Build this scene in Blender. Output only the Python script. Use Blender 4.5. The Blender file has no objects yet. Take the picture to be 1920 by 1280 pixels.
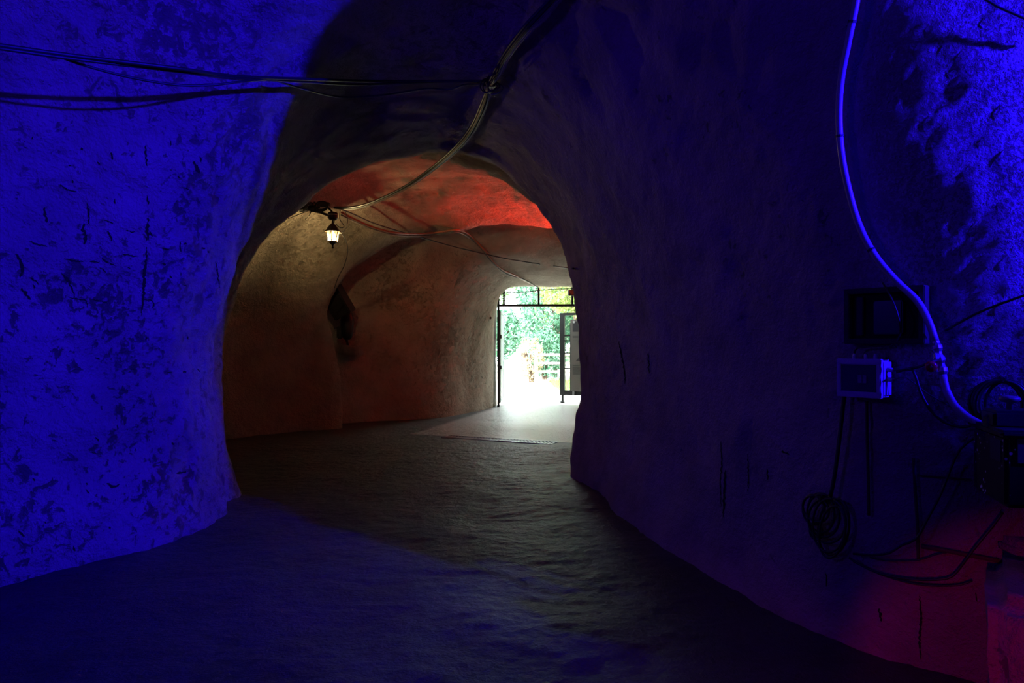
import bpy, bmesh, math, random
import numpy as np
from mathutils import Vector, Matrix, noise
from mathutils.bvhtree import BVHTree

random.seed(7)
SC = bpy.context.scene
COL = SC.collection
F, CX, CY, EYE = 1300.0, 960.0, 640.0, 1.6       # focal length (px of a 1920x1280 frame), image centre, eye height

# ---------------------------------------------------------------- camera
cam = bpy.data.cameras.new('camera')
cam.sensor_width = 36.0
cam.lens = 36.0 * F / 1920.0
cam.clip_start = 0.02
camo = bpy.data.objects.new('camera', cam); COL.objects.link(camo)
camo.location = (0, 0, EYE)
camo.rotation_euler = (math.radians(90), 0, 0)
SC.camera = camo

# ---------------------------------------------------------------- world, exposure, large lights
world = bpy.data.worlds.new('world'); SC.world = world
world.use_nodes = True
bg = world.node_tree.nodes['Background']
bg.inputs['Color'].default_value = (0.86, 0.95, 1.0, 1)
bg.inputs['Strength'].default_value = 10.0

SC.view_settings.view_transform = 'Standard'
SC.view_settings.look = 'None'
SC.view_settings.exposure = 0.0
SC.view_settings.gamma = 1.0
SC.view_settings.use_curve_mapping = False


def lamp(name, kind, loc, energy, color, target=None, **kw):
    d = bpy.data.lights.new(name, kind)
    d.energy = energy; d.color = color
    for k, v in kw.items(): setattr(d, k, v)
    o = bpy.data.objects.new(name, d); COL.objects.link(o)
    o.location = loc
    if target is not None:
        o.rotation_euler = (Vector(target) - Vector(loc)).to_track_quat('-Z', 'Y').to_euler()
    return o


lamp('sun', 'SUN', (-9, 6, 24), 13.0, (1.0, 0.97, 0.88), target=(0.5, 28.0, 0.0), angle=math.radians(0.6))
portal = lamp('door_daylight_portal', 'AREA', (1.1, 17.75, 1.5), 1.0, (1, 1, 1), target=(1.1, 10, 1.5), shape='RECTANGLE', size=3.2, size_y=3.2)
portal.data.cycles.is_portal = True
BLUE = (0.012, 0.0025, 1.0)
lamp('blue_flood', 'SPOT', (5.2, 0.9, 3.45), 6200, BLUE, target=(-2.6, 5.1, 3.6),
     spot_size=math.radians(74), spot_blend=0.8, shadow_soft_size=0.06)
lamp('blue_fill', 'SPOT', (-4.2, 1.4, 2.9), 150, (0.07, 0.014, 1.0), target=(1.2, 6.0, 2.9),  # unseen fill, added to lift the dark right wall
     spot_size=math.radians(95), spot_blend=1.0, shadow_soft_size=0.3)
lamp('red_flood', 'SPOT', (1.9, 12.6, 3.0), 820, (1.0, 0.035, 0.015), target=(1.4, 12.3, 4.2),
     spot_size=math.radians(122), spot_blend=0.4, shadow_soft_size=0.05)
lamp('red_floor_wash', 'SPOT', (1.9, 11.4, 2.4), 20, (1.0, 0.10, 0.04), target=(-2.2, 10.0, 0),
     spot_size=math.radians(70), spot_blend=0.4, shadow_soft_size=0.05)
lamp('red_uplight', 'SPOT', (0.3, 0.5, 0.95), 56, (1.0, 0.008, 0.30), target=(2.77, 3.2, -0.26),
     spot_size=math.radians(37), spot_blend=0.4, shadow_soft_size=0.04)
lamp('red_floor_spill', 'SPOT', (0.9, 1.1, 0.9), 16, (1.0, 0.006, 0.3), target=(0.95, 2.75, 0.0),
     spot_size=math.radians(46), spot_blend=1.0, shadow_soft_size=0.04)

# ---------------------------------------------------------------- helpers


def px(u, v, d):
    return Vector(((u - CX) / F * d, d, EYE - (v - CY) / F * d))


def link(o, parent=None):
    COL.objects.link(o)
    if parent is not None:
        o.parent = parent
    return o


def tag(o, label=None, cat=None, group=None, kind=None):
    if label: o['label'] = label
    if cat: o['category'] = cat
    if group: o['group'] = group
    if kind: o['kind'] = kind
    return o


# ---------------------------------------------------------------- materials
def new_mat(name):
    m = bpy.data.materials.new(name); m.use_nodes = True
    nt = m.node_tree
    return m, nt, nt.nodes['Principled BSDF']


def mk(nt, typ, **kw):
    n = nt.nodes.new(typ)
    for k, v in kw.items():
        if k in n.inputs: n.inputs[k].default_value = v
        else: setattr(n, k, v)
    return n


def simple(name, col, rough=0.6, metal=0.0, bump=0.0, scale=60.0, var=0.25, emit=None, estr=0.0):
    m, nt, b = new_mat(name)
    tc = mk(nt, 'ShaderNodeTexCoord')
    nz = mk(nt, 'ShaderNodeTexNoise', Scale=scale, Detail=4.0)
    nt.links.new(tc.outputs['Object'], nz.inputs['Vector'])
    rp = mk(nt, 'ShaderNodeValToRGB')
    rp.color_ramp.elements[0].position = 0.3; rp.color_ramp.elements[1].position = 0.7
    rp.color_ramp.elements[0].color = [c * (1 - var) for c in col] + [1]
    rp.color_ramp.elements[1].color = [min(1, c * (1 + var)) for c in col] + [1]
    nt.links.new(nz.outputs['Fac'], rp.inputs['Fac'])
    nt.links.new(rp.outputs['Color'], b.inputs['Base Color'])
    b.inputs['Roughness'].default_value = rough
    b.inputs['Metallic'].default_value = metal
    if bump:
        bp = mk(nt, 'ShaderNodeBump', Strength=bump, Distance=0.004)
        nt.links.new(nz.outputs['Fac'], bp.inputs['Height'])
        nt.links.new(bp.outputs['Normal'], b.inputs['Normal'])
    if emit:
        b.inputs['Emission Color'].default_value = (*emit, 1)
        b.inputs['Emission Strength'].default_value = estr
    return m


def rock(name, c0, c1, rough=0.85, fine=1.0, pits=1.0, streak=(1, 1, 1), spec=0.3, crusty=0.10, paved=None):
    m, nt, b = new_mat(name)
    L = nt.links.new
    tc = mk(nt, 'ShaderNodeTexCoord')
    mp = mk(nt, 'ShaderNodeMapping'); mp.inputs['Scale'].default_value = streak
    L(tc.outputs['Object'], mp.inputs['Vector'])
    V = mp.outputs['Vector']
    n1 = mk(nt, 'ShaderNodeTexNoise', Scale=1.6, Detail=8.0, Roughness=0.62)
    n2 = mk(nt, 'ShaderNodeTexNoise', Scale=13.0, Detail=6.0, Roughness=0.6)
    n3 = mk(nt, 'ShaderNodeTexNoise', Scale=55.0, Detail=5.0, Roughness=0.65)
    n4 = mk(nt, 'ShaderNodeTexNoise', Scale=11.0, Detail=10.0, Roughness=0.72, Distortion=0.4)
    for n in (n1, n2, n3, n4): L(V, n.inputs['Vector'])
    rp = mk(nt, 'ShaderNodeValToRGB')
    rp.color_ramp.elements[0].position = 0.33; rp.color_ramp.elements[1].position = 0.66
    rp.color_ramp.elements[0].color = (*c0, 1); rp.color_ramp.elements[1].color = (*c1, 1)
    L(n1.outputs['Fac'], rp.inputs['Fac'])
    # chipped pits: only the low tail of the noise, in patches, fewer on the smoother right-hand side
    n5 = mk(nt, 'ShaderNodeTexNoise', Scale=1.1, Detail=3.0)
    L(tc.outputs['Object'], n5.inputs['Vector'])
    sx = mk(nt, 'ShaderNodeSeparateXYZ'); L(tc.outputs['Object'], sx.inputs['Vector'])
    rx = mk(nt, 'ShaderNodeMapRange'); rx.inputs['From Min'].default_value = -1.5; rx.inputs['From Max'].default_value = 0.6
    rx.inputs['To Min'].default_value = 0.0; rx.inputs['To Max'].default_value = -0.09
    L(sx.outputs['X'], rx.inputs['Value'])
    ms = mk(nt, 'ShaderNodeMath', operation='MULTIPLY_ADD'); ms.inputs[1].default_value = 0.42; 
    L(n5.outputs['Fac'], ms.inputs[0]); L(rx.outputs['Result'], ms.inputs[2])     # pit threshold, ~0.21 +- 0.1
    hi = mk(nt, 'ShaderNodeMath', operation='ADD'); hi.inputs[1].default_value = 0.235
    lo = mk(nt, 'ShaderNodeMath', operation='ADD'); lo.inputs[1].default_value = 0.10
    L(ms.outputs['Value'], hi.inputs[0]); L(ms.outputs['Value'], lo.inputs[0])
    pr = mk(nt, 'ShaderNodeMapRange')
    L(lo.outputs['Value'], pr.inputs['From Min']); L(hi.outputs['Value'], pr.inputs['From Max'])
    L(n4.outputs['Fac'], pr.inputs['Value'])
    mixd = mk(nt, 'ShaderNodeMixRGB', blend_type='MULTIPLY'); mixd.inputs['Fac'].default_value = 0.13 * pits
    L(rp.outputs['Color'], mixd.inputs['Color1']); L(pr.outputs['Result'], mixd.inputs['Color2'])
    L(mixd.outputs['Color'], b.inputs['Base Color'])
    b.inputs['Roughness'].default_value = rough
    b.inputs['Specular IOR Level'].default_value = spec
    # one height field: pits + lumps + grain, and a lumpy crust on the rock at the far right and along the top left
    crust = mk(nt, 'ShaderNodeMapRange'); crust.inputs['From Min'].default_value = 1.75; crust.inputs['From Max'].default_value = 2.3
    crust.inputs['To Max'].default_value = crusty
    L(sx.outputs['X'], crust.inputs['Value'])
    n7 = mk(nt, 'ShaderNodeTexNoise', Scale=44.0, Detail=4.0, Roughness=0.75)
    L(V, n7.inputs['Vector'])
    if crusty:                                          # pale lime bloom sitting on the lumps of the crust
        cm = mk(nt, 'ShaderNodeMath', operation='MULTIPLY_ADD'); cm.inputs[1].default_value = 0.9
        L(n1.outputs['Fac'], cm.inputs[0]); L(n7.outputs['Fac'], cm.inputs[2])
        cr = mk(nt, 'ShaderNodeMapRange'); cr.inputs['From Min'].default_value = 0.93; cr.inputs['From Max'].default_value = 1.0
        cr.inputs['To Max'].default_value = 1 / crusty
        L(cm.outputs['Value'], cr.inputs['Value'])
        zr = mk(nt, 'ShaderNodeMapRange'); zr.inputs['From Min'].default_value = 1.05; zr.inputs['From Max'].default_value = 1.35
        L(sx.outputs['Z'], zr.inputs['Value'])
        c3 = mk(nt, 'ShaderNodeMath', operation='MULTIPLY'); L(zr.outputs['Result'], c3.inputs[0]); L(cr.outputs['Result'], c3.inputs[1])
        c2 = mk(nt, 'ShaderNodeMath', operation='MULTIPLY'); L(c3.outputs['Value'], c2.inputs[0]); L(crust.outputs['Result'], c2.inputs[1])
        cc_ = mk(nt, 'ShaderNodeMixRGB'); cc_.inputs['Color2'].default_value = (0.78, 0.76, 0.72, 1)
        L(c2.outputs['Value'], cc_.inputs['Fac']); L(mixd.outputs['Color'], cc_.inputs['Color1']); L(cc_.outputs['Color'], b.inputs['Base Color'])

    def madd(sock, k, prev):
        n = mk(nt, 'ShaderNodeMath', operation='MULTIPLY_ADD')
        L(sock, n.inputs[0])
        if isinstance(k, float): n.inputs[1].default_value = k
        else: L(k, n.inputs[1])
        if prev is None: n.inputs[2].default_value = 0
        else: L(prev, n.inputs[2])
        return n.outputs['Value']
    h = madd(pr.outputs['Result'], 0.034 * pits, None)
    h = madd(n2.outputs['Fac'], 0.050, h)
    h = madd(n3.outputs['Fac'], 0.020 * fine, h)
    if crusty: h = madd(n7.outputs['Fac'], crust.outputs['Result'], h)
    ax = mk(nt, 'ShaderNodeMapRange'); ax.inputs['From Min'].default_value = -2.2; ax.inputs['From Max'].default_value = 0.4
    ax.inputs['To Min'].default_value = 1.35; ax.inputs['To Max'].default_value = 0.8
    L(sx.outputs['X'], ax.inputs['Value'])
    ay = mk(nt, 'ShaderNodeMapRange'); ay.inputs['From Min'].default_value = 12.8; ay.inputs['From Max'].default_value = 14.0
    ay.inputs['To Min'].default_value = 1.0; ay.inputs['To Max'].default_value = 0.4
    L(sx.outputs['Y'], ay.inputs['Value'])
    az_ = mk(nt, 'ShaderNodeMapRange'); az_.inputs['From Min'].default_value = 8.6; az_.inputs['From Max'].default_value = 9.6
    az_.inputs['To Min'].default_value = 1.0; az_.inputs['To Max'].default_value = 1.9
    L(sx.outputs['Y'], az_.inputs['Value'])
    if paved is None: h = madd(h, az_.outputs['Result'], None)
    h = madd(h, ax.outputs['Result'], None); h = madd(h, ay.outputs['Result'], None)
    bp = mk(nt, 'ShaderNodeBump', Strength=1.0, Distance=1.0)
    L(h, bp.inputs['Height']); L(bp.outputs['Normal'], b.inputs['Normal'])
    if paved is not None:                              # smoother pale paving beyond the drain grate, painted dark where daylight stops at left
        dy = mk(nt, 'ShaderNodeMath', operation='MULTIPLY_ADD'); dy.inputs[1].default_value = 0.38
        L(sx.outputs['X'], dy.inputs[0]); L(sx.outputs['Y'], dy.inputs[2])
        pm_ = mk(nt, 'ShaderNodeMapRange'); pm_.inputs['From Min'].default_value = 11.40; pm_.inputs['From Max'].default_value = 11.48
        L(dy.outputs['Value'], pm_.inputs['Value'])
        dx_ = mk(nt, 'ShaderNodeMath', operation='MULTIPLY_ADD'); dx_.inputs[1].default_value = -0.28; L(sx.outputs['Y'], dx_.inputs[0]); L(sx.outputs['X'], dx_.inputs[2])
        shade_edge = mk(nt, 'ShaderNodeMapRange'); shade_edge.inputs['From Min'].default_value = -5.22; shade_edge.inputs['From Max'].default_value = -5.06
        L(dx_.outputs['Value'], shade_edge.inputs['Value'])
        mm_ = mk(nt, 'ShaderNodeMath', operation='MULTIPLY'); L(pm_.outputs['Result'], mm_.inputs[0]); L(shade_edge.outputs['Result'], mm_.inputs[1])
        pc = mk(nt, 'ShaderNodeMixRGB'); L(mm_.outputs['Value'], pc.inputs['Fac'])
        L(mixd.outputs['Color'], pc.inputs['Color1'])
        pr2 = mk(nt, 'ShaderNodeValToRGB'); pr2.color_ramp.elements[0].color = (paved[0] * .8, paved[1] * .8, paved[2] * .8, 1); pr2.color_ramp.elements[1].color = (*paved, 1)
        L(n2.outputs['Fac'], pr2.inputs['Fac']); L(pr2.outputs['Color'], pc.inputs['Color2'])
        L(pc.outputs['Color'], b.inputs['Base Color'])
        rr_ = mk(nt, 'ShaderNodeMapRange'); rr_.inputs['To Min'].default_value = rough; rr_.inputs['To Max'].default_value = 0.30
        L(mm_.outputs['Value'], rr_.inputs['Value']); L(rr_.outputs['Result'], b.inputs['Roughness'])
    return m


M_ROCK = rock('plastered_rock', (0.30, 0.25, 0.19), (0.46, 0.39, 0.30))
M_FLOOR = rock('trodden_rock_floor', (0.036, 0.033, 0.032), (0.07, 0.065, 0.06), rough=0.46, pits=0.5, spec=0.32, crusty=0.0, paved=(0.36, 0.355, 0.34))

# ---------------------------------------------------------------- cave shell (loft of key cross sections)
NU = 400


def resample(P, n):
    P = np.asarray(P, float)
    s = np.concatenate([[0], np.cumsum(np.linalg.norm(np.diff(P, axis=0), axis=1))])
    t = np.linspace(0, s[-1], n)
    return np.stack([np.interp(t, s, P[:, k]) for k in range(3)], 1)


def ring(Lp, Rp, H, n=2.8, bulge=0.0, skew=0.0):
    out = []
    L = np.array([*Lp, 0.0]); R = np.array([*Rp, 0.0])
    out.append(L + (0, 0, -0.35))
    for k in range(121):
        a = math.pi * k / 120
        c, s = math.cos(a), math.sin(a)
        t = (1 - math.copysign(abs(c) ** (2 / n), c)) / 2
        z = H * abs(s) ** (2 / n)
        side = math.copysign(1, c)
        p = L + (R - L) * t
        d = (R - L) / np.linalg.norm(R - L)
        p = p - d * side * bulge * math.sin(min(1, z / (0.7 * H)) * math.pi) * (abs(c) ** 0.5)
        p[2] = z + skew * (t - .5)
        out.append(p)
    out.append(R + (0, 0, -0.35))
    return resample(out, NU)


def smooth_poly(P, it=3):
    P = np.asarray(P, float)
    for _ in range(it):                       # Chaikin
        Q = [P[0]]
        for a, b in zip(P[:-1], P[1:]):
            Q += [a * .75 + b * .25, a * .25 + b * .75]
        Q.append(P[-1]); P = np.array(Q)
    return P


def pixring(pts, dl, dr, grow=0.0, dy=0.0):
    u0, u1 = pts[0][0], pts[-1][0]
    W = []
    for u, v in pts:
        d = dl + (dr - dl) * min(1, max(0, (u - u0) / (u1 - u0)))
        W.append(px(u, v, d))
    W = [Vector((W[0].x, W[0].y, -0.35))] + W + [Vector((W[-1].x, W[-1].y, -0.35))]
    P = smooth_poly([tuple(w) for w in W], 2)
    if grow or dy:
        c = np.array([P[:, 0].mean(), 0, 1.2])
        d = P - c; d[:, 1] = 0
        d /= np.linalg.norm(d, axis=1)[:, None] + 1e-6
        P = P + d * grow + np.array([0, dy, 0])
    return resample(P, NU)


ARCH = [(452, 930), (440, 880), (424, 800), (415, 720), (417, 660), (428, 600), (445, 540), (462, 495), (488, 452), (515, 426),
        (560, 393), (600, 357), (640, 329), (700, 303), (760, 289), (850, 282), (930, 306), (1000, 368), (1050, 438),
        (1075, 520), (1088, 620), (1092, 700), (1087, 760), (1082, 830), (1075, 875)]
RIB = [(642, 800), (641, 760), (637, 700), (626, 650), (614, 600), (618, 563), (640, 530), (668, 502), (700, 477), (760, 447),
       (850, 433), (950, 420), (1060, 430), (1150, 440), (1215, 520), (1230, 640), (1230, 800)]

KEYS = [
    ring((-5.4, -4.2), (6.2, -4.2), 4.3),
    ring((-6.0, -1.6), (7.4, -1.9), 4.5),
    ring((-5.7, 1.4), (6.6, 0.8), 4.5, n=3.4),
    ring((-4.9, 3.2), (4.6, 2.25), 4.45, n=3.5),
    ring((-4.0, 4.1), (3.1, 2.88), 4.4, n=3.5, bulge=.06),
    ring((-3.41, 4.62), (2.3, 3.2), 4.35, n=3.4, bulge=.12),
    ring((-2.80, 5.45), (1.80, 3.65), 4.3, bulge=.15),
    ring((-2.62, 6.05), (1.50, 4.25), 4.2, bulge=.18),
    ring((-2.66, 6.55), (1.15, 5.55), 4.05, n=2.6, bulge=.2),
    pixring(ARCH, 7.2, 8.5, grow=0.04, dy=-0.5),
    pixring(ARCH, 7.2, 8.5),
    pixring(ARCH, 7.2, 8.5, grow=0.35, dy=0.55),
    ring((-4.5, 9.2), (1.35, 9.8), 4.15, n=2.5),
    ring((-5.0, 10.5), (2.6, 10.8), 4.15, n=2.5),
    ring((-4.65, 11.6), (3.0, 11.8), 4.0, n=2.5),
    ring((-3.85, 12.45), (3.0, 12.5), 3.85, n=2.5),
    pixring(RIB, 12.95, 13.1),
    pixring(RIB, 12.95, 13.1, grow=0.36, dy=0.42),
    ring((-2.95, 14.0), (2.5, 14.1), 3.72, n=3),
    ring((-1.75, 14.55), (2.45, 14.7), 3.40, n=3.2),
    ring((-0.98, 15.75), (2.5, 15.9), 3.1, n=3.6),
    ring((-0.52, 16.8), (2.55, 16.85), 3.0, n=5),
    ring((-0.44, 17.3), (2.55, 17.35), 2.97, n=12),
    ring((-0.40, 17.7), (2.6, 17.7), 3.0, n=12),
]
KEYS = np.array(KEYS)                                   # K, NU, 3


def loft(K, step):
    seg = np.linalg.norm(np.diff(K, axis=0), axis=2).mean(1)
    rows = []
    n = len(K)
    for i in range(n - 1):
        p0, p1, p2, p3 = K[max(i - 1, 0)], K[i], K[i + 1], K[min(i + 2, n - 1)]
        a = [seg[max(i - 1, 0)] ** .5, seg[i] ** .5, seg[min(i + 1, n - 2)] ** .5]
        t0, t1 = 0.0, a[0]; t2 = t1 + a[1]; t3 = t2 + a[2]
        m = max(2, int(seg[i] / step))
        for k in range(m):
            t = t1 + (t2 - t1) * k / m
            A1 = (t1 - t) / (t1 - t0) * p0 + (t - t0) / (t1 - t0) * p1
            A2 = (t2 - t) / (t2 - t1) * p1 + (t - t1) / (t2 - t1) * p2
            A3 = (t3 - t) / (t3 - t2) * p2 + (t - t2) / (t3 - t2) * p3
            B1 = (t2 - t) / (t2 - t0) * A1 + (t - t0) / (t2 - t0) * A2
            B2 = (t3 - t) / (t3 - t1) * A2 + (t - t1) / (t3 - t1) * A3
            rows.append((t2 - t) / (t2 - t1) * B1 + (t - t1) / (t2 - t1) * B2)
    rows.append(K[-1])
    return np.array(rows)


G = loft(KEYS, 0.045)
NS = len(G)
# normals of the smooth loft, then rock relief along them
du = np.gradient(G, axis=1); dv = np.gradient(G, axis=0)
NRM = np.cross(du, dv); NRM /= np.linalg.norm(NRM, axis=2)[:, :, None] + 1e-9
cen = G.mean(axis=1, keepdims=True)
if ((cen - G) * NRM).sum() < 0: NRM = -NRM              # point inwards


def relief(p, small=1.0):
    v = Vector(p)
    h = 0.055 * noise.noise(v * 0.9) + 0.032 * noise.noise(v * 2.3 + Vector((9, 1, 3)))
    h += 0.014 * noise.noise(v * 6.0) + 0.007 * small * noise.noise(v * 14.0)
    r = noise.noise(v * 3.1 + Vector((4, 7, 2)))
    if r > 0.12: h -= 0.05 * (r - 0.12)                # flaked hollows
    if p[1] > 12.8: h *= max(0.45, 1 - (p[1] - 12.8) * .6)
    if p[0] > 1.5 and p[1] < 4.5: h = 0.45 * h + 0.010 * noise.noise(v * 20.0)
    if p[0] < -2 and p[1] < 7: h += 0.022 * noise.noise(v * 4.3 + Vector((2, 2, 8))) + 0.012 * noise.noise(v * 9.0)
    return h


for i in range(NS):
    for j in range(NU):
        p = G[i, j]
        G[i, j] = p + NRM[i, j] * relief(p)

me_full = bpy.data.meshes.new('tmp_shell')
verts = G.reshape(-1, 3)
faces = []
for i in range(NS - 1):
    for j in range(NU - 1):
        a = i * NU + j
        faces.append((a, a + 1, a + NU + 1, a + NU))
BV = BVHTree.FromPolygons([tuple(v) for v in verts], faces)
du = np.gradient(G, axis=1); dv = np.gradient(G, axis=0)
VN = np.cross(du, dv); VN /= np.linalg.norm(VN, axis=2)[:, :, None] + 1e-9
if ((cen - G) * VN).sum() < 0: VN = -VN
bpy.data.meshes.remove(me_full)


def grid_obj(name, P, N, mat, kind='structure'):
    r, c = P.shape[:2]
    idx = np.arange(r * c).reshape(r, c)
    q = np.stack([idx[:-1, :-1], idx[:-1, 1:], idx[1:, 1:], idx[1:, :-1]], -1).reshape(-1, 4)
    me = bpy.data.meshes.new(name)
    me.from_pydata([tuple(v) for v in P.reshape(-1, 3)], [], [tuple(int(k) for k in f) for f in q])
    if N is not None:
        f0 = q[0]; Pv = P.reshape(-1, 3)
        nn = np.cross(Pv[f0[1]] - Pv[f0[0]], Pv[f0[3]] - Pv[f0[0]])
        if np.dot(nn, N.reshape(-1, 3)[f0[0]]) < 0:
            me.flip_normals()
    me.polygons.foreach_set('use_smooth', [True] * len(me.polygons))
    me.update()
    if N is not None:
        me.normals_split_custom_set_from_vertices([tuple(v) for v in N.reshape(-1, 3)])
    me.materials.append(mat)
    o = link(bpy.data.objects.new(name, me))
    o['kind'] = kind
    return o


jl, jr = int(NU * 0.33), int(NU * 0.67)
grid_obj('wall_left', G[:, :jl + 1], VN[:, :jl + 1], M_ROCK)
grid_obj('ceiling', G[:, jl:jr + 1], VN[:, jl:jr + 1], M_ROCK)
grid_obj('wall_right', G[:, jr:], VN[:, jr:], M_ROCK)
# back wall closes the chamber behind the photographer
bm = bmesh.new()
vs = [bm.verts.new(tuple(p)) for p in G[0]]
bm.faces.new(vs)
me = bpy.data.meshes.new('wall_back'); bm.to_mesh(me); bm.free(); me.materials.append(M_ROCK)
tag(link(bpy.data.objects.new('wall_back', me)), kind='structure')


def hit(u, v, off=0.0):
    d = Vector(((u - CX) / F, 1.0, -(v - CY) / F)).normalized()
    o = Vector((0, 0, EYE))
    loc, n, i, dist = BV.ray_cast(o, d)
    if loc is None: return None
    if n.dot(d) > 0: n = -n
    return loc - d * (off / max(0.35, -n.dot(d)))


def hitn(u, v):
    d = Vector(((u - CX) / F, 1.0, -(v - CY) / F)).normalized()
    loc, n, i, dist = BV.ray_cast(Vector((0, 0, EYE)), d)
    if n.dot(d) > 0: n = -n
    return loc, n


# ---------------------------------------------------------------- floor
GR0, GR1 = px(835, 816.5, 11.78), px(1040, 829, 11.0)     # ends of the drain channel


def floor_h(x, y):
    v = Vector((x, y, 0))
    k = 1.0 if y < 10.6 else max(0.25, 1 - (y - 10.6) * 2)
    h = 0.035 * noise.noise(v * 0.7) + 0.022 * noise.noise(v * 1.9)
    w = Vector((x * 4.0, y * 9.0, 3))
    h += 0.010 * noise.noise(w) + 0.006 * noise.noise(w * 2.7)
    t = GR1 - GR0; t.z = 0; ln = t.length; t /= ln
    a = (x - GR0.x) * t.x + (y - GR0.y) * t.y; b = abs(-(x - GR0.x) * t.y + (y - GR0.y) * t.x)
    if 0.03 < a < ln - 0.03 and b < 0.115: return -0.10
    return h * k - 0.02


xs = np.linspace(-6.3, 7.6, 330); ys = np.concatenate([np.linspace(-4.4, 2.4, 60, endpoint=False), np.linspace(2.4, 12, 300, endpoint=False), np.linspace(12, 17.72, 90)])
FG = np.array([[(x, y, floor_h(x, y)) for x in xs] for y in ys])
N = np.cross(np.gradient(FG, axis=1), np.gradient(FG, axis=0)); N /= np.linalg.norm(N, axis=2)[:, :, None]
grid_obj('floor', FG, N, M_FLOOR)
M_GROUND = simple('pale_gravel', (0.62, 0.58, 0.50), 0.9, bump=0.4, scale=30)
gx = np.linspace(-25, 25, 60); gy = np.linspace(17.7, 60, 50)
GG = np.array([[(x, y, -0.02 + 0.03 * noise.noise(Vector((x, y, 0)))) for x in gx] for y in gy])
grid_obj('ground', GG, None, M_GROUND)
M_HILL = rock('unseen_hillside_green', (0.05, 0.07, 0.03), (0.10, 0.13, 0.05), pits=0.5, crusty=0.0)
hx = np.linspace(4.2, 24, 40); hy = np.linspace(18.2, 60, 60)
HG = np.array([[(x, y, -0.1 + min(11.0, (x - 4.2) * 1.5) * (1 + .15 * noise.noise(Vector((x * .3, y * .3, 1)))) ) for x in hx] for y in hy])
grid_obj('unseen_hillside', HG, None, M_HILL)  # out-of-view slope, added to block daylight coming in from the right

# ================================================================ OBJECTS
# mesh builder: collects shapes, links them as ONE mesh object
class MB:
    def __init__(s): s.v, s.f = [], []

    def add(s, V, Fc):
        o = len(s.v); s.v += [tuple(p) for p in V]; s.f += [tuple(i + o for i in f) for f in Fc]
        return s

    def box(s, c, size, M=None, bevel=0.0):
        bm = bmesh.new(); bmesh.ops.create_cube(bm, size=1)
        for v in bm.verts: v.co = Vector((v.co.x * size[0], v.co.y * size[1], v.co.z * size[2]))
        if bevel: bmesh.ops.bevel(bm, geom=bm.edges[:], offset=bevel, segments=2, affect='EDGES')
        bm.verts.index_update()
        T = (M or Matrix()) @ Matrix.Translation(c)
        s.add([T @ v.co for v in bm.verts], [[v.index for v in f.verts] for f in bm.faces]); bm.free()
        return s

    def tube(s, pts, r, seg=8, cap=True):
        pts = [Vector(p) for p in pts]
        n = len(pts); V = []; Fc = []
        rr = r if isinstance(r, (list, tuple)) else [r] * n
        up = None
        for i, p in enumerate(pts):
            t = (pts[min(i + 1, n - 1)] - pts[max(i - 1, 0)]).normalized()
            if up is None:
                up = t.orthogonal().normalized()
            up = (up - t * up.dot(t))
            up = up.normalized() if up.length > 1e-6 else t.orthogonal().normalized()
            sd = t.cross(up)
            for k in range(seg):
                a = 2 * math.pi * k / seg
                V.append(p + (up * math.cos(a) + sd * math.sin(a)) * rr[i])
        for i in range(n - 1):
            for k in range(seg):
                a = i * seg + k; b = i * seg + (k + 1) % seg
                Fc.append((a, b, b + seg, a + seg))
        if cap:
            Fc.append(tuple(range(seg - 1, -1, -1))); Fc.append(tuple((n - 1) * seg + k for k in range(seg)))
        return s.add(V, Fc)

    def lathe(s, prof, M=None, seg=20):
        V = []; Fc = []; M = M or Matrix()
        for r, z in prof:
            for k in range(seg):
                a = 2 * math.pi * (k + .5) / seg
                V.append(M @ Vector((r * math.cos(a), r * math.sin(a), z)))
        for i in range(len(prof) - 1):
            for k in range(seg):
                a = i * seg + k; b = i * seg + (k + 1) % seg
                Fc.append((a, b, b + seg, a + seg))
        Fc.append(tuple(range(seg - 1, -1, -1))); Fc.append(tuple((len(prof) - 1) * seg + k for k in range(seg)))
        return s.add(V, Fc)

    def build(s, name, mat, parent=None, smooth=False, auto=True):
        me = bpy.data.meshes.new(name)
        if parent is not None:
            inv = parent.matrix_basis.inverted()
            q = parent.parent
            while q is not None:
                inv = inv @ q.matrix_basis.inverted(); q = q.parent
            me.from_pydata([tuple(inv @ Vector(v)) for v in s.v], [], s.f)
        else:
            me.from_pydata(s.v, [], s.f)
        bm = bmesh.new(); bm.from_mesh(me); bmesh.ops.recalc_face_normals(bm, faces=bm.faces); bm.to_mesh(me); bm.free()
        if smooth: me.polygons.foreach_set('use_smooth', [True] * len(me.polygons))
        me.update(); me.materials.append(mat)
        return link(bpy.data.objects.new(name, me), parent)


def spline(pts, step=0.04):
    P = [Vector(p) for p in pts]
    out = []
    for i in range(len(P) - 1):
        p0, p1, p2, p3 = P[max(i - 1, 0)], P[i], P[i + 1], P[min(i + 2, len(P) - 1)]
        m = max(2, int((p2 - p1).length / step))
        for k in range(m):
            t = k / m
            out.append(0.5 * ((2 * p1) + (p2 - p0) * t + (2 * p0 - 5 * p1 + 4 * p2 - p3) * t * t + (3 * p1 - p0 - 3 * p2 + p3) * t ** 3))
    out.append(P[-1])
    return out


def thing(name, label, cat, loc=(0, 0, 0), group=None):
    o = bpy.data.objects.new(name, None); o.empty_display_size = 0.1; o.location = loc
    COL.objects.link(o)
    return tag(o, label, cat, group)


def cable(name, label, cat, pts, r, mat, group=None, step=0.04, parent=None, seg=8):
    o = MB().tube(spline(pts, step), r, seg).build(name, mat, parent, smooth=True)
    if parent is None: tag(o, label, cat, group)
    return o


def W(u, v, off): return hit(u, v, off)


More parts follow.
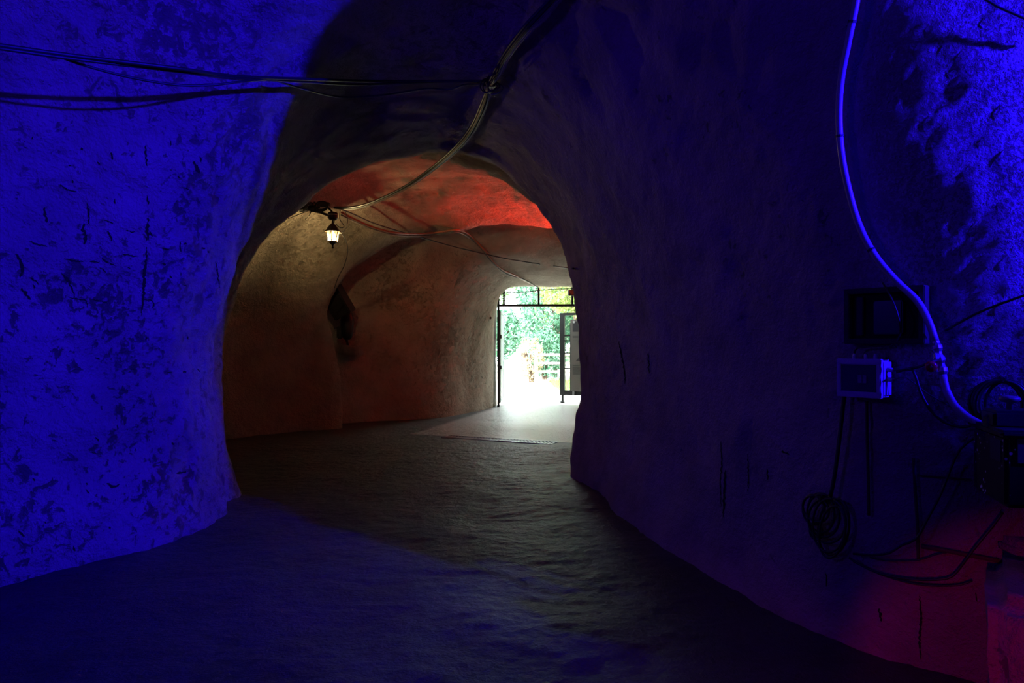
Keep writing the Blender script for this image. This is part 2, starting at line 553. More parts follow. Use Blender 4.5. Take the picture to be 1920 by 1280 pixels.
def wall_frame(u, v, du=45):
    """Frame on the wall at a point: x along the wall, z up, -y out of the wall."""
    a, b, c = hit(u - du, v), hit(u + du, v), hit(u, v)
    t = (b - a); t.z = 0; t.normalize()
    n = Vector((-t.y, t.x, 0))
    if n.dot(c - Vector((0, 0, EYE))) < 0: n = -n       # +y goes into the wall
    M = Matrix((t, n, Vector((0, 0, 1)))).transposed().to_4x4()
    M.translation = c
    return M


# ---------------------------------------------------------------- materials of the things
M_BLACK = simple('black_rubber', (0.012, 0.012, 0.013), 0.5)
M_BLACKM = simple('black_painted_metal', (0.015, 0.015, 0.016), 0.5, bump=0.2, scale=90)
M_DARKW = simple('dark_stained_wood', (0.035, 0.025, 0.02), 0.75, bump=0.5, scale=25)
M_GREYC = simple('grey_cable_sheath', (0.04, 0.04, 0.05), 0.4)
M_PALEC = simple('pale_cable_sheath', (0.11, 0.105, 0.10), 0.5)
M_WHITEC = simple('white_cable_sheath', (0.17, 0.165, 0.155), 0.5)
M_ORANGEC = simple('orange_cable_sheath', (0.36, 0.13, 0.07), 0.4)
M_HOSE = simple('pale_grey_pipe', (0.30, 0.30, 0.31), 0.35, var=0.1)
M_STEEL = simple('galvanised_steel', (0.42, 0.43, 0.44), 0.4, metal=0.8)
M_RUST = simple('rusted_iron', (0.05, 0.03, 0.02), 0.85, bump=0.5, scale=120)
M_BOX = simple('grey_plastic', (0.42, 0.43, 0.44), 0.45, var=0.08)
M_WIN = simple('smoked_window_plastic', (0.05, 0.05, 0.06), 0.12, var=0.05)
M_BREAK = simple('pale_breaker_plastic', (0.2, 0.2, 0.2), 0.5)
M_REDP = simple('red_handwheel_plastic', (0.45, 0.03, 0.03), 0.35)
M_BRONZE = simple('bronze_painted_lantern', (0.055, 0.042, 0.03), 0.5, metal=0.2)
M_STONE = rock('rough_cut_stone', (0.26, 0.22, 0.19), (0.40, 0.35, 0.30), pits=0.8)
M_CRACK = simple('dirt_filled_crack', (0.008, 0.007, 0.006), 0.95)
M_BULB = simple('lit_bulb', (1, 0.8, 0.5), 0.4, emit=(1.0, 0.62, 0.22), estr=13.0)
M_LEAF = simple('pale_teal_painted_steel', (0.36, 0.43, 0.42), 0.5, var=0.06)
M_WHITEP = simple('white_painted_steel', (0.72, 0.73, 0.72), 0.5, var=0.06)
M_BOARD = simple('grey_board_sheet', (0.17, 0.165, 0.145), 0.6, var=0.05)
M_PRINT = simple('dark_board_print', (0.035, 0.035, 0.04), 0.6)
M_PRINTG = simple('mid_grey_board_print', (0.09, 0.09, 0.08), 0.6)
M_LEAFA = simple('green_leaves', (0.16, 0.30, 0.10), 0.5, var=0.5, scale=2.5)
M_LEAFB = simple('blue_green_leaves', (0.13, 0.32, 0.20), 0.5, var=0.5, scale=2.5)
M_LEAFY = simple('yellow_green_leaves', (0.27, 0.36, 0.09), 0.5, var=0.5, scale=2.5)
M_LEAFO = simple('straw_coloured_leaves', (0.50, 0.44, 0.26), 0.5, var=0.45, scale=2.5)
M_TRUNK = simple('tree_bark', (0.12, 0.085, 0.06), 0.9, bump=0.6, scale=20)
M_RAIL = simple('weathered_grey_timber', (0.40, 0.36, 0.30), 0.85, bump=0.4, scale=18)
M_GRASS = simple('sunlit_grass', (0.20, 0.34, 0.08), 0.8, var=0.4, scale=3)


def glass_mat():
    m, nt, b = new_mat('lantern_glass')
    b.inputs['Base Color'].default_value = (0.95, 0.9, 0.8, 1); b.inputs['Roughness'].default_value = 0.1
    b.inputs['Alpha'].default_value = 0.10
    return m


M_GLASS = glass_mat()


def splatter_mat():
    m, nt, b = new_mat('black_paint_with_pale_splashes')
    tc = mk(nt, 'ShaderNodeTexCoord')
    vo = mk(nt, 'ShaderNodeTexVoronoi', Scale=34.0); nz = mk(nt, 'ShaderNodeTexNoise', Scale=5.0, Detail=3.0)
    nt.links.new(tc.outputs['Object'], vo.inputs['Vector']); nt.links.new(tc.outputs['Object'], nz.inputs['Vector'])
    mr = mk(nt, 'ShaderNodeMapRange'); mr.inputs['From Min'].default_value = 0.36; mr.inputs['From Max'].default_value = 0.75
    mr.inputs['To Min'].default_value = 0.0; mr.inputs['To Max'].default_value = 0.36
    nt.links.new(nz.outputs['Fac'], mr.inputs['Value'])
    lt = mk(nt, 'ShaderNodeMath', operation='LESS_THAN')
    nt.links.new(vo.outputs['Distance'], lt.inputs[0]); nt.links.new(mr.outputs['Result'], lt.inputs[1])
    mx = mk(nt, 'ShaderNodeMixRGB'); mx.inputs['Color1'].default_value = (0.012, 0.012, 0.013, 1); mx.inputs['Color2'].default_value = (0.85, 0.85, 0.85, 1)
    nt.links.new(lt.outputs['Value'], mx.inputs['Fac']); nt.links.new(mx.outputs['Color'], b.inputs['Base Color'])
    b.inputs['Roughness'].default_value = 0.45
    return m


M_SPLAT = splatter_mat()

# ---------------------------------------------------------------- cracks in the rock walls (parts of the walls)
WL = bpy.data.objects['wall_left']; WR = bpy.data.objects['wall_right']


def crack(pts, w, wall, jit=2.0, seed=1):
    rnd = random.Random(seed)
    P = spline([(u, v, 0) for u, v in pts], 2.5)
    L, R = [], []
    n = len(P)
    for i, p in enumerate(P):
        t = (P[min(i + 1, n - 1)] - P[max(i - 1, 0)]).normalized(); s = Vector((-t.y, t.x, 0))
        e = max(0.0, math.sin(math.pi * i / (n - 1))) ** 0.5
        j = jit * noise.noise(Vector((i * .6, seed, 9))) + .5 * jit * noise.noise(Vector((i * 1.7, seed, 9)))
        a = w * e * max(.12, .6 + .8 * noise.noise(Vector((i * .5, seed, 0))) + .5 * noise.noise(Vector((i * 1.6, seed, 3)))); b = w * e * max(.12, .6 + .8 * noise.noise(Vector((i * .5, seed, 5))) + .5 * noise.noise(Vector((i * 1.6, seed, 8))))
        q0 = p + s * (j + a); q1 = p + s * (j - b)
        L.append(hit(q0.x, q0.y, 0.003)); R.append(hit(q1.x, q1.y, 0.003))
    C = [(a + b) / 2 for a, b in zip(L, R)]
    m = MB(); V = []; Fc = []
    for a, b in zip(L, R): V += [a, b]
    for i in range(n - 1): Fc.append((2 * i, 2 * i + 1, 2 * i + 3, 2 * i + 2))
    m.add(V, Fc)
    o = m.build('crack', M_CRACK, wall); o['kind'] = 'structure'
    return o


for k, (pts, w) in enumerate([
        ([(273, 272), (274, 300), (277, 312)], 3), ([(276, 366), (278, 384)], 2.5), ([(278, 408), (277, 425), (276, 436), (279, 450)], 4.5),
        ([(275, 462), (274, 490), (271, 510), (270, 540), (268, 565), (265, 592)], 4.0), ([(268, 561), (282, 563), (289, 570), (284, 579)], 1.8),
        ([(158, 418), (156, 430), (160, 442), (159, 458)], 5), ([(163, 380), (166, 396), (167, 414), (162, 422)], 2.5), ([(83, 388), (85, 402), (89, 417)], 4),
        ([(55, 452), (70, 458), (89, 462)], 2.5), ([(120, 484), (138, 489), (158, 490)], 2.4), ([(167, 489), (186, 492)], 2.6), ([(191, 482), (198, 490), (214, 497)], 2.8),
        ([(188, 501), (200, 512)], 2), ([(118, 516), (128, 524), (134, 534)], 2.8), ([(130, 557), (148, 561), (160, 562), (165, 577)], 2), ([(169, 560), (188, 564), (202, 567)], 1.8),
        ([(228, 475), (244, 479), (258, 480)], 2.4), ([(236, 432), (246, 434), (254, 435)], 1.8), ([(200, 434), (206, 440), (210, 452)], 3.2), ([(195, 412), (206, 416), (213, 420)], 1.8),
        ([(303, 464), (310, 467), (318, 468)], 2.2), ([(338, 452), (339, 473)], 2), ([(113, 345), (126, 355), (144, 359)], 2.4), ([(55, 520), (66, 526), (73, 532)], 3),
        ([(363, 302), (370, 316), (374, 326)], 5), ([(30, 475), (42, 500), (38, 520)], 5), ([(40, 540), (58, 562)], 4), ([(152, 276), (156, 282)], 4), ([(208, 285), (212, 300)], 3), ([(60, 262), (61, 256)], 3)]):
    crack(pts, w, WL, seed=k + 1)
crack([(200, 905), (212, 912), (225, 908)], 4, WL, seed=9)
crack([(138, 1022), (141, 1034)], 3, WL, seed=10)
crack([(330, 887), (350, 884)], 3, WL, seed=11)
crack([(35, 994), (46, 1006)], 3, WL, seed=12)
crack([(405, 490), (412, 540)], 2, WL, seed=13)
crack([(115, 510), (135, 540), (140, 560)], 2.2, WL, seed=14)
crack([(322, 828), (327, 834)], 3, WL, seed=15)
crack([(1351, 825), (1353, 870), (1350, 900), (1352, 950)], 1.6, WR, seed=21)
crack([(1360, 880), (1358, 920), (1356, 970)], 3.0, WR, seed=22)
crack([(1402, 850), (1403, 890), (1402, 925)], 1.6, WR, seed=23)
crack([(1438, 878), (1440, 900)], 2.5, WR, seed=24)
crack([(1465, 845), (1480, 852)], 3, WR, seed=25)
crack([(1724, 1116), (1727, 1160), (1724, 1200), (1727, 1238)], 3.6, WR, seed=26)
crack([(1648, 1140), (1653, 1165)], 3.5, WR, seed=27)
crack([(1549, 1074), (1550, 1100)], 2, WR, seed=28)
crack([(1829, 1110), (1832, 1128)], 2, WR, seed=29)
crack([(1160, 640), (1170, 690), (1172, 720)], 2.2, WR, seed=30)
crack([(1215, 660), (1217, 700)], 2, WR, seed=31)

rnd0 = random.Random(77)
for k in range(46):                                    # small chips, thickest around the patches the photo shows
    cu, cv, sp_ = rnd0.choice([(120, 330, 55), (350, 315, 45), (160, 430, 45), (60, 520, 40), (190, 820, 60), (180, 890, 60), (60, 980, 50), (250, 700, 70), (330, 470, 60), (380, 560, 40), (120, 180, 60), (330, 660, 60)])
    u = cu + rnd0.gauss(0, sp_); v = cv + rnd0.gauss(0, sp_ * .7)
    if not 5 < u < 395 or v < 160: continue
    a_ = rnd0.choice((0.3, 1.2, 1.5, .7)) + rnd0.uniform(-.3, .3); l_ = rnd0.uniform(4, 12)
    crack([(u, v), (u + l_ * .5 * math.cos(a_) + rnd0.uniform(-2, 2), v + l_ * .5 * math.sin(a_)), (u + l_ * math.cos(a_), v + l_ * math.sin(a_))], rnd0.uniform(1.0, 2.8), WL, seed=100 + k)

# ---------------------------------------------------------------- lantern, its junction box and the cable tangle
LD = 10.8
lc = px(624, 440, LD)                                                     # lantern body centre
lan = thing('hanging_lantern', 'small lit hexagonal metal lantern hanging under the black junction box by the yellow lit wall', 'lantern', px(625, 464, LD))
T = Matrix.Translation(lc)
MB().lathe([(0.018, 0.215), (0.022, 0.175), (0.05, 0.150), (0.085, 0.105), (0.10, 0.072), (0.128, 0.058), (0.128, 0.046), (0.09, 0.046)], T, 6).build('cap', M_BRONZE, lan)
MB().lathe([(0.072, -0.105), (0.07, -0.115), (0.055, -0.128), (0.03, -0.15), (0.014, -0.17), (0.012, -0.185), (0.02, -0.195), (0.012, -0.212), (0.002, -0.215)], T, 6).build('finial', M_BRONZE, lan)
fr = MB()
for k in range(6):
    a = 2 * math.pi * (k + .5) / 6
    d = Vector((math.cos(a), math.sin(a), 0))
    fr.tube([lc + d * 0.098 + Vector((0, 0, 0.05)), lc + d * 0.070 + Vector((0, 0, -0.11))], 0.0065, 5)
fr.lathe([(0.078, -0.112), (0.078, -0.10), (0.062, -0.10), (0.062, -0.112)], T, 6)
fr.build('frame', simple('worn_brass_lantern_bars', (0.45, 0.36, 0.20), 0.4), lan)
MB().lathe([(0.093, 0.045), (0.066, -0.104)], T, 6).build('glass', M_GLASS, lan)
Tb = Matrix.Translation(lc + Vector((0, 0, .012)))
MB().lathe([(0.012, 0.05), (0.014, 0.03), (0.03, 0.005), (0.036, -0.02), (0.03, -0.045), (0.012, -0.06), (0.001, -0.062)], Tb, 14).build('bulb', M_BULB, lan, smooth=True)
MB().tube([lc + Vector((0, 0, 0.2)), lc + Vector((0, 0, 0.33))], 0.012, 8).tube([lc + Vector((0.03, 0, 0.19)), lc + Vector((0.03, 0, 0.32))], 0.005, 6).build('hanger', M_BLACKM, lan)
bl = lamp('lantern_bulb_light', 'POINT', lc + Vector((0, 0, -0.072)), 52, (1.0, 0.72, 0.32), shadow_soft_size=0.02)

jb = thing('junction_box', 'round black junction box on a bracket directly above the lit lantern', 'junction box', px(624, 412, LD))
jc = px(624, 405, LD)
MB().lathe([(0.02, -0.065), (0.055, -0.06), (0.075, -0.03), (0.075, 0.045), (0.06, 0.06), (0.02, 0.062)], Matrix.Translation(jc), 16).build('housing', M_BLACKM, jb)
MB().lathe([(0.079, 0.012), (0.079, 0.022)], Matrix.Translation(jc), 16).build('steel_band', M_STEEL, jb)
ce = Vector((jc.x, jc.y, jc.z))
top = BV.ray_cast(jc, Vector((0, 0, 1)))[0]
MB().tube([jc + Vector((0, 0, .05)), px(618, 392, LD), px(606, 384, LD)], 0.016, 8).tube([jc + Vector((-0.03, 0, 0)), px(600, 398, LD), px(575, 392, LD + 0.1)], 0.02, 8).build('mounting_bracket', M_BLACKM, jb)

tg = thing('cable_tangle', 'black tangle of looped cables and connectors left of the lantern at the arch', 'cables', px(590, 390, LD - .1))
rnd = random.Random(3)
for k in range(9):
    c = px(585 + rnd.uniform(-18, 22), 385 + rnd.uniform(-6, 6), LD - 0.1 + rnd.uniform(-.1, .1))
    rr = rnd.uniform(0.06, 0.15); ax = Vector((rnd.uniform(-1, 1), rnd.uniform(-.6, .6), 0)).normalized()
    up = Vector((0, rnd.uniform(-.5, .5), 1)).normalized()
    pts = [c + ax * rr * math.cos(t) * rnd.uniform(.85, 1.15) + up * rr * .55 * math.sin(t) for t in np.linspace(0, 5.6, 9)]
    MB().tube(spline(pts, .03), rnd.uniform(.009, .014), 6).build('cable_loop', M_BLACK, tg, smooth=True)
MB().box(px(567, 391, LD - .05), (.11, .09, .1), bevel=.012).build('connector_block', M_BLACKM, tg)
MB().box(px(607, 384, LD - .05), (.2, .1, .07), bevel=.012).build('connector_block', M_BLACKM, tg)
MB().tube(spline([px(530, 402, LD - .3), px(548, 396, LD - .2), px(575, 391, LD - .1), px(600, 388, LD - .1)], .04), .02, 8).build('cable_tail', M_BLACK, tg, smooth=True)
MB().tube(spline([px(540, 410, LD), px(560, 402, LD), px(580, 394, LD)], .04), .006, 6).build('thin_wire', M_BLACK, tg, smooth=True)
MB().tube(spline([px(572, 411, LD), px(580, 404, LD), px(584, 394, LD)], .04), .006, 6).build('thin_wire', M_BLACK, tg, smooth=True)
MB().tube(spline([px(638, 394, LD), px(637, 410, LD), px(645, 424, LD), px(638, 427, LD), px(630, 420, LD)], .03), .006, 6).build('thin_wire', M_BLACK, tg, smooth=True)

cable('lantern_wire', 'pale thin looping wire beside the lit lantern, entering its right side', 'wire',
      [px(648, 398, LD + .05), px(652, 412, LD), px(649, 428, LD), px(641, 436, LD), px(634, 437, LD)], .006, M_PALEC)
p_sp = px(638, 536, 12.2)
cable('speaker_wire', 'thin dark wire dropping from beside the lantern to the black loudspeaker', 'wire',
      [px(640, 437, LD + .05), px(648, 450, LD + .3), px(652, 470, LD + .6), px(646, 496, LD + 1.0), px(634, 520, 12.0), px(627, 540, 12.2)], .007, M_BLACK)

# main bundle: along the ceiling to a hook, then hanging down to the lantern
hk = W(918, 158, 0.05)
dh = hk.y
def dmin(u, v, d): return px(u, v, min(d, W(u, v, 0).y - .12))
A = [W(1100, -80, .10), W(1035, 0, .10), W(990, 48, .10), W(950, 100, .09), W(928, 140, .07), hk]
def dep(t): return dh + (LD - .15 - dh) * t
Bp = [dmin(u, v, dep(t)) for u, v, t in ((908, 190, .10), (888, 235, .22), (860, 272, .36), (815, 312, .52), (760, 350, .68), (700, 378, .84), (660, 388, .94), (628, 388, 1.0))]
bun = thing('cable_bundle', 'thick bundle of cables hanging from the ceiling hook down to the lantern', 'cables', hk)
for k, (du_, dv_, r, m) in enumerate([(0, 0, .017, M_BLACK), (.023, .010, .012, M_BLACK), (-.018, .013, .014, M_GREYC), (.029, -.021, .0045, M_WHITEC), (.010, -.026, .0045, M_PALEC), (-.010, -.020, .008, M_BLACK)]):
    rnd = random.Random(k + 5); pts = []
    for i, p in enumerate(A + Bp):
        ph = .5 * i + k * 1.1
        s = .5 if i in (5, len(A + Bp) - 1) else 1.0
        tw = .35 * math.sin(ph)
        c_, s_ = math.cos(tw), math.sin(tw)
        pts.append(p + Vector((du_ * c_ - dv_ * s_, 0, du_ * s_ + dv_ * c_)) * s + Vector((0, 0, -.01)))
    MB().tube(spline(pts, .05), r, 8).build('cable', m, bun, smooth=True)
hook = thing('ceiling_hook', 'dark ceiling clamp with small wire loops holding the cable bundle', 'hook', hk)
MB().box(hk + Vector((.02, 0, .02)), (.09, .07, .10), bevel=.012).tube([hk + Vector((0, 0, .03)), hk + Vector((-.01, .02, .12))], .014, 8).build('clamp', M_BLACKM, hook)
for k in range(4):
    rnd = random.Random(40 + k); r_ = rnd.uniform(.05, .085); c = hk + Vector((rnd.uniform(-.01, .06), -.04 - .012 * k, rnd.uniform(-.05, 0)))
    MB().tube([c + Vector((r_ * math.cos(t), .02 * math.sin(2 * t), r_ * .8 * math.sin(t))) for t in np.linspace(0, 6.0, 22)], .006, 6).build('wire_loop', M_BLACK if k else M_PALEC, hook, smooth=True)

# cables slung across the left wall
g = 'black cables slung across the left wall'
e0 = W(890, 152, .06)
cable('power_cable', 'upper taut black cable crossing the left wall to the ceiling hook', 'cable',
      [W(-80, 74, .95), W(0, 85, .95), W(150, 106, .9), W(330, 128, .8), W(430, 142, .65), W(530, 147, .42), W(700, 152, .14), e0, W(912, 152, .06)], .012, M_BLACK, g)
cable('power_cable', 'lower taut black cable crossing the left wall just under its twin', 'cable',
      [W(-80, 80, .95), W(0, 91, .95), W(150, 112, .9), W(330, 133, .8), W(430, 146, .65), W(530, 151, .42), W(640, 158, .2), W(700, 158, .14), W(860, 152, .08), W(908, 158, .06)], .010, M_BLACK, g)
cable('power_cable', 'thin black cable sagging in a curve below the taut pair on the left wall', 'cable',
      [W(95, 99, .9), W(150, 120, .86), W(240, 144, .82), W(330, 159, .76), W(400, 159, .7), W(460, 152, .6), W(520, 148, .44)], .008, M_BLACK, g)
cable('power_cable', 'thin grey cable drooping along the ceiling left of the hook', 'cable',
      [W(520, 152, .20), W(580, 170, .10), W(640, 182, .08), W(720, 178, .07), (W(800, 166, .06)), W(840, 168, .06), W(875, 158, .06), W(910, 160, .06)], .008, M_GREYC, g)

# cables running on from the lantern towards the gate
s0 = px(640, 398, LD)
c1 = W(858, 431, .05)
g = 'cables running from the lantern towards the gate'
def lerp(a, b, t): return a + (b - a) * t
cable('power_cable', 'orange cable rising from the lantern to a ceiling fixing in the red light', 'cable',
      [s0, px(690, 422, LD + .6), px(740, 436, min(LD + 1.1, W(740, 436, 0).y - .12)), px(790, 438, W(790, 438, 0).y - .12), px(830, 434, W(830, 434, 0).y - .09), c1, W(880, 440, .05), W(910, 470, .05), W(935, 500, .05), W(970, 518, .05), px(1000, 534, 16.9)], .016, M_ORANGEC, g)
cable('power_cable', 'pale thin cable running just under the orange cable to the gate', 'cable',
      [s0 + Vector((0, 0, -.04)), px(690, 426, LD + .6), px(740, 440, min(LD + 1.1, W(740, 440, 0).y - .12)), px(790, 442, W(790, 442, 0).y - .12), px(830, 438, W(830, 438, 0).y - .09), c1 + Vector((0, 0, -.04)), W(880, 446, .07), W(900, 464, .07), W(925, 494, .06), W(950, 514, .06), W(980, 523, .06), px(1010, 539, 17.05)], .012, M_PALEC, g)
cable('power_cable', 'straight thin black cable stretched from the lantern to the gate corner', 'cable',
      [px(644, 394, LD)] + [px(u, v, min(LD + dd, W(u, v, 0).y - .18)) for u, v, dd in ((660, 400, .3), (700, 418, .9), (750, 434, 1.6), (800, 448, 2.4), (850, 462, 3.0), (900, 474, 3.6), (950, 485, 4.2), (1000, 493, 4.7), (1040, 499, 5.1), (1075, 503, 5.4))], .011, M_BLACK, g)

# ---------------------------------------------------------------- loudspeaker, horn and ledge at the far corner
sp = W(634, 566, .40)
spk = thing('loudspeaker', 'black tilted box loudspeaker fixed to the corner of the yellow lit wall', 'speaker', sp)
R = Matrix.Translation(sp) @ Matrix.Rotation(math.radians(-18), 4, 'Z') @ Matrix.Rotation(math.radians(-24), 4, 'Y') @ Matrix.Rotation(math.radians(18), 4, 'X')
MB().box((0, 0, 0), (.38, .28, .58), R, bevel=.02).build('cabinet', M_BLACK, spk)
MB().box((0, -.135, 0), (.32, .012, .51), R, bevel=.004).build('grille', M_BLACK, spk)
MB().tube([sp + Vector((-.02, .05, -.05)), sp + Vector((-.15, .32, -.1))], .02, 8).box(sp + Vector((-.15, .33, -.1)), (.16, .03, .16)).build('wall_bracket', M_STEEL, spk)
MB().box((-.19, -.05, -.14), (.03, .07, .12), R, bevel=.006).build('pale_clip', M_PALEC, spk)
hn = thing('horn_speaker', 'dark rounded horn speaker standing below the tilted black loudspeaker', 'speaker', px(650, 641, 12.7))
hb = W(651, 608, .2)
MB().lathe([(.05, -.30), (.085, -.26), (.12, -.1), (.125, .08), (.10, .22), (.05, .31), (.01, .33)], Matrix.Translation(hb) @ Matrix.Diagonal((1.05, .8, 1, 1)), 18).build('horn_body', M_BLACK, hn, smooth=True)
MB().box(hb + Vector((-.15, .02, -.16)), (.10, .12, .24), bevel=.02).build('driver', M_DARKW, hn)
MB().tube([hb + Vector((-.02, .02, -.28)), W(652, 646, .05)], .03, 8).build('foot', M_BLACKM, hn)


def stone_block(name, label, cat, c, size, M=None, amp=.03, seed=0, cuts=7, bevel=.06, mat=None):
    bm = bmesh.new(); bmesh.ops.create_cube(bm, size=1)
    for v in bm.verts: v.co = Vector((v.co.x * size[0], v.co.y * size[1], v.co.z * size[2]))
    bmesh.ops.bevel(bm, geom=bm.edges[:], offset=bevel, segments=3, affect='EDGES')
    bmesh.ops.subdivide_edges(bm, edges=bm.edges[:], cuts=cuts, use_grid_fill=True)
    bmesh.ops.triangulate(bm, faces=[f for f in bm.faces if len(f.verts) > 4])
    T = Matrix.Translation(c) @ (M or Matrix())
    for v in bm.verts:
        d = v.co.normalized()
        q = v.co + Vector((seed, seed, 0))
        v.co = v.co + d * (amp * noise.noise(q * 3.5) + amp * .5 * noise.noise(q * 9) + amp * .2 * noise.noise(q * 22))
        v.co = T @ v.co
    for f in bm.faces: f.smooth = True
    me = bpy.data.meshes.new(name); bm.to_mesh(me); bm.free(); me.materials.append(mat or M_STONE)
    return tag(link(bpy.data.objects.new(name, me)), label, cat)


stone_block('stone_ledge', 'small pale stone ledge under the dark horn speaker at the far corner', 'ledge', W(660, 657, .08), (.36, .5, .22), amp=.02, seed=3, cuts=4, bevel=.03)

# ---------------------------------------------------------------- entrance: frame, gate leaves, board, lamp box
GY = 17.3
gf = thing('iron_gateway', 'dark iron entrance gateway with upright bars above its crossbar', 'gateway', (-.33, GY, 0))
MB().box((-.34, GY, 1.45), (.06, .06, 2.95)).build('jamb', M_BLACKM, gf)
MB().box((2.46, GY, 1.45), (.06, .06, 2.95)).build('jamb', M_BLACKM, gf)
MB().box((1.06, GY, 2.5), (2.8, .055, .06)).build('crossbar', M_BLACKM, gf)
for x in (-.2, .665, 1.5, 2.3):
    MB().box((x, GY, 2.73), (.05, .05, .44)).build('upright_bar', M_BLACKM, gf)


def leafM(hinge, ang):
    """local x from the hinge along the leaf, z up"""
    return Matrix.Translation(hinge) @ Matrix.Rotation(ang, 4, 'Z')


gl = thing('gate_leaf', 'pale narrow gate leaf folded open against the left side of the doorway', 'gate', (-.30, GY + .05, 0))
M = leafM((-.31, GY + .05, 0), math.radians(86.5))
for x in (.03, 1.27): MB().box((x, 0, 1.21), (.06, .05, 2.3), M).build('stile', M_LEAF, gl)
for z in (.1, .9, 1.7, 2.33): MB().box((.65, 0, z), (1.2, .045, .06), M).build('rail', M_LEAF, gl)
MB().box((.65, .0, 1.2), (1.2, .012, 2.2), M).build('sheet', M_LEAF, gl)
for z in (.95, 1.72): MB().box((.0, -.035, z), (.05, .03, .09), M).build('hinge', M_BLACKM, gl)

gr = thing('gate_leaf', 'dark gate leaf with drop foot standing half open outside on the right', 'gate', (2.42, GY + .08, 0))
ang = math.pi - math.radians(32)
M = leafM((2.42, GY + .1, 0), ang)
for x, w in ((.05, .1), (1.30, .13)): MB().box((x, 0, 1.27), (w, .06, 2.14), M).build('stile', M_BLACKM, gr)
for z, h in ((.27, .12), (2.31, .07)): MB().box((.65, 0, z), (1.24, .055, h), M).build('rail', M_BLACKM, gr)
sh = MB().box((.58, 0, 1.2), (1.0, .02, 1.76), M)
sh.build('sheet', M_BLACKM, gr)
for z in (.9, 1.3, 1.62, 1.75): MB().box((1.16, 0, z), (.20, .025, .03), M).build('tie_bar', M_BLACKM, gr)
MB().tube([M @ Vector((1.30, 0, .25)), M @ Vector((1.30, 0, .05))], .035, 8).lathe([(.06, 0), (.06, .04), (.03, .06)], Matrix.Translation(M @ Vector((1.30, 0, 0))), 12).build('drop_foot', M_BLACKM, gr)

bd = thing('information_board', 'grey information board with dark printed panels mounted on the right gate leaf', 'sign', M @ Vector((.6, .05, .3)))
MB().box((.56, .05, 1.24), (.96, .03, 1.84), M, bevel=.006).build('panel', M_BOARD, bd)
MB().box((.56, .067, 1.98), (.82, .006, .26), M).build('printed_photo', M_PRINT, bd)
for z, h in ((1.72, .05), (1.62, .015), (.98, .02), (.85, .20)): MB().box((.56, .067, z), (.82, .005, h), M).build('printed_band', M_PRINTG, bd)
pic = MB(); y_ = .068
pic.add([M @ Vector((x, y_, z)) for x, z in ((.88, 1.10), (.30, 1.10), (.36, 1.30), (.42, 1.52), (.50, 1.66), (.60, 1.64), (.70, 1.50), (.75, 1.30), (.80, 1.18))], [(0, 1, 2, 3, 4, 5, 6, 7, 8)])
pic.build('printed_picture', M_PRINT, bd)
pic = MB()
pic.add([M @ Vector((x, y_ + .002, z)) for x, z in ((.74, 1.28), (.66, 1.22), (.62, 1.36), (.60, 1.52), (.66, 1.56), (.70, 1.48), (.73, 1.38))], [(0, 1, 2, 3, 4, 5, 6)])
pic.build('printed_highlight', M_WHITEP, bd)
MB().lathe([(.03, 0), (.03, .02)], M @ Matrix.Translation((.93, .06, 2.1)) @ Matrix.Rotation(math.radians(-90), 4, 'X'), 12).build('fixing_disc', M_WHITEP, bd)
for x in (.3, .95): MB().box((x, .04, .27), (.05, .06, .1), M).build('clip', M_STEEL, bd)

fl = thing('floodlight', 'small black box floodlight fixed at the top of the entrance on the right', 'floodlight', (1.5, 17.1, 2.88))
MB().box((1.5, 17.08, 2.80), (.24, .14, .15), bevel=.012).build('housing', M_BLACKM, fl)
MB().box((1.5, 17.0, 2.80), (.2, .012, .11)).build('lens', M_WIN, fl)
MB().tube([(1.5, 17.1, 2.86), (1.5, 17.15, 2.98)], .015, 6).build('bracket', M_BLACKM, fl)
cable('gate_cable', 'thin black cable strung along the rock edge above the entrance bars', 'cable',
      [px(930, 560, 17.1), px(945, 550, 17.12), px(985, 547, 17.15), px(1025, 543, 17.15), px(1065, 541, 17.1), px(1100, 540, 17.1)], .010, M_BLACK)
cbx = px(928, 603, 16.85)
lk = W(920, 596, .02)
tag(MB().box(lk, (.04, .04, .06), bevel=.008).build('door_switch', M_PALEC), 'tiny pale switch on the rock beside the left of the doorway', 'switch')

# ---------------------------------------------------------------- drain grate across the floor
dg = thing('drain_grate', 'steel slotted drain grate set across the tunnel floor', 'drain grate', px(930, 821, 11.5))
g0, g1 = GR0.copy(), GR1.copy(); g0.z = g1.z = -0.030
t = (g1 - g0).normalized(); LG = (g1 - g0).length
M = Matrix((t, Vector((-t.y, t.x, 0)), Vector((0, 0, 1)))).transposed().to_4x4(); M.translation = g0
MB().box((LG / 2, -.13, .0), (LG, .025, .05), M).box((LG / 2, .13, .0), (LG, .025, .05), M).build('frame', M_STEEL, dg)
sl = MB(); n = int(LG / .055)
for k in range(n): sl.box(((k + .5) * LG / n, 0, .0), (.020, .25, .04), M)
sl.build('slat_grid', M_STEEL, dg)

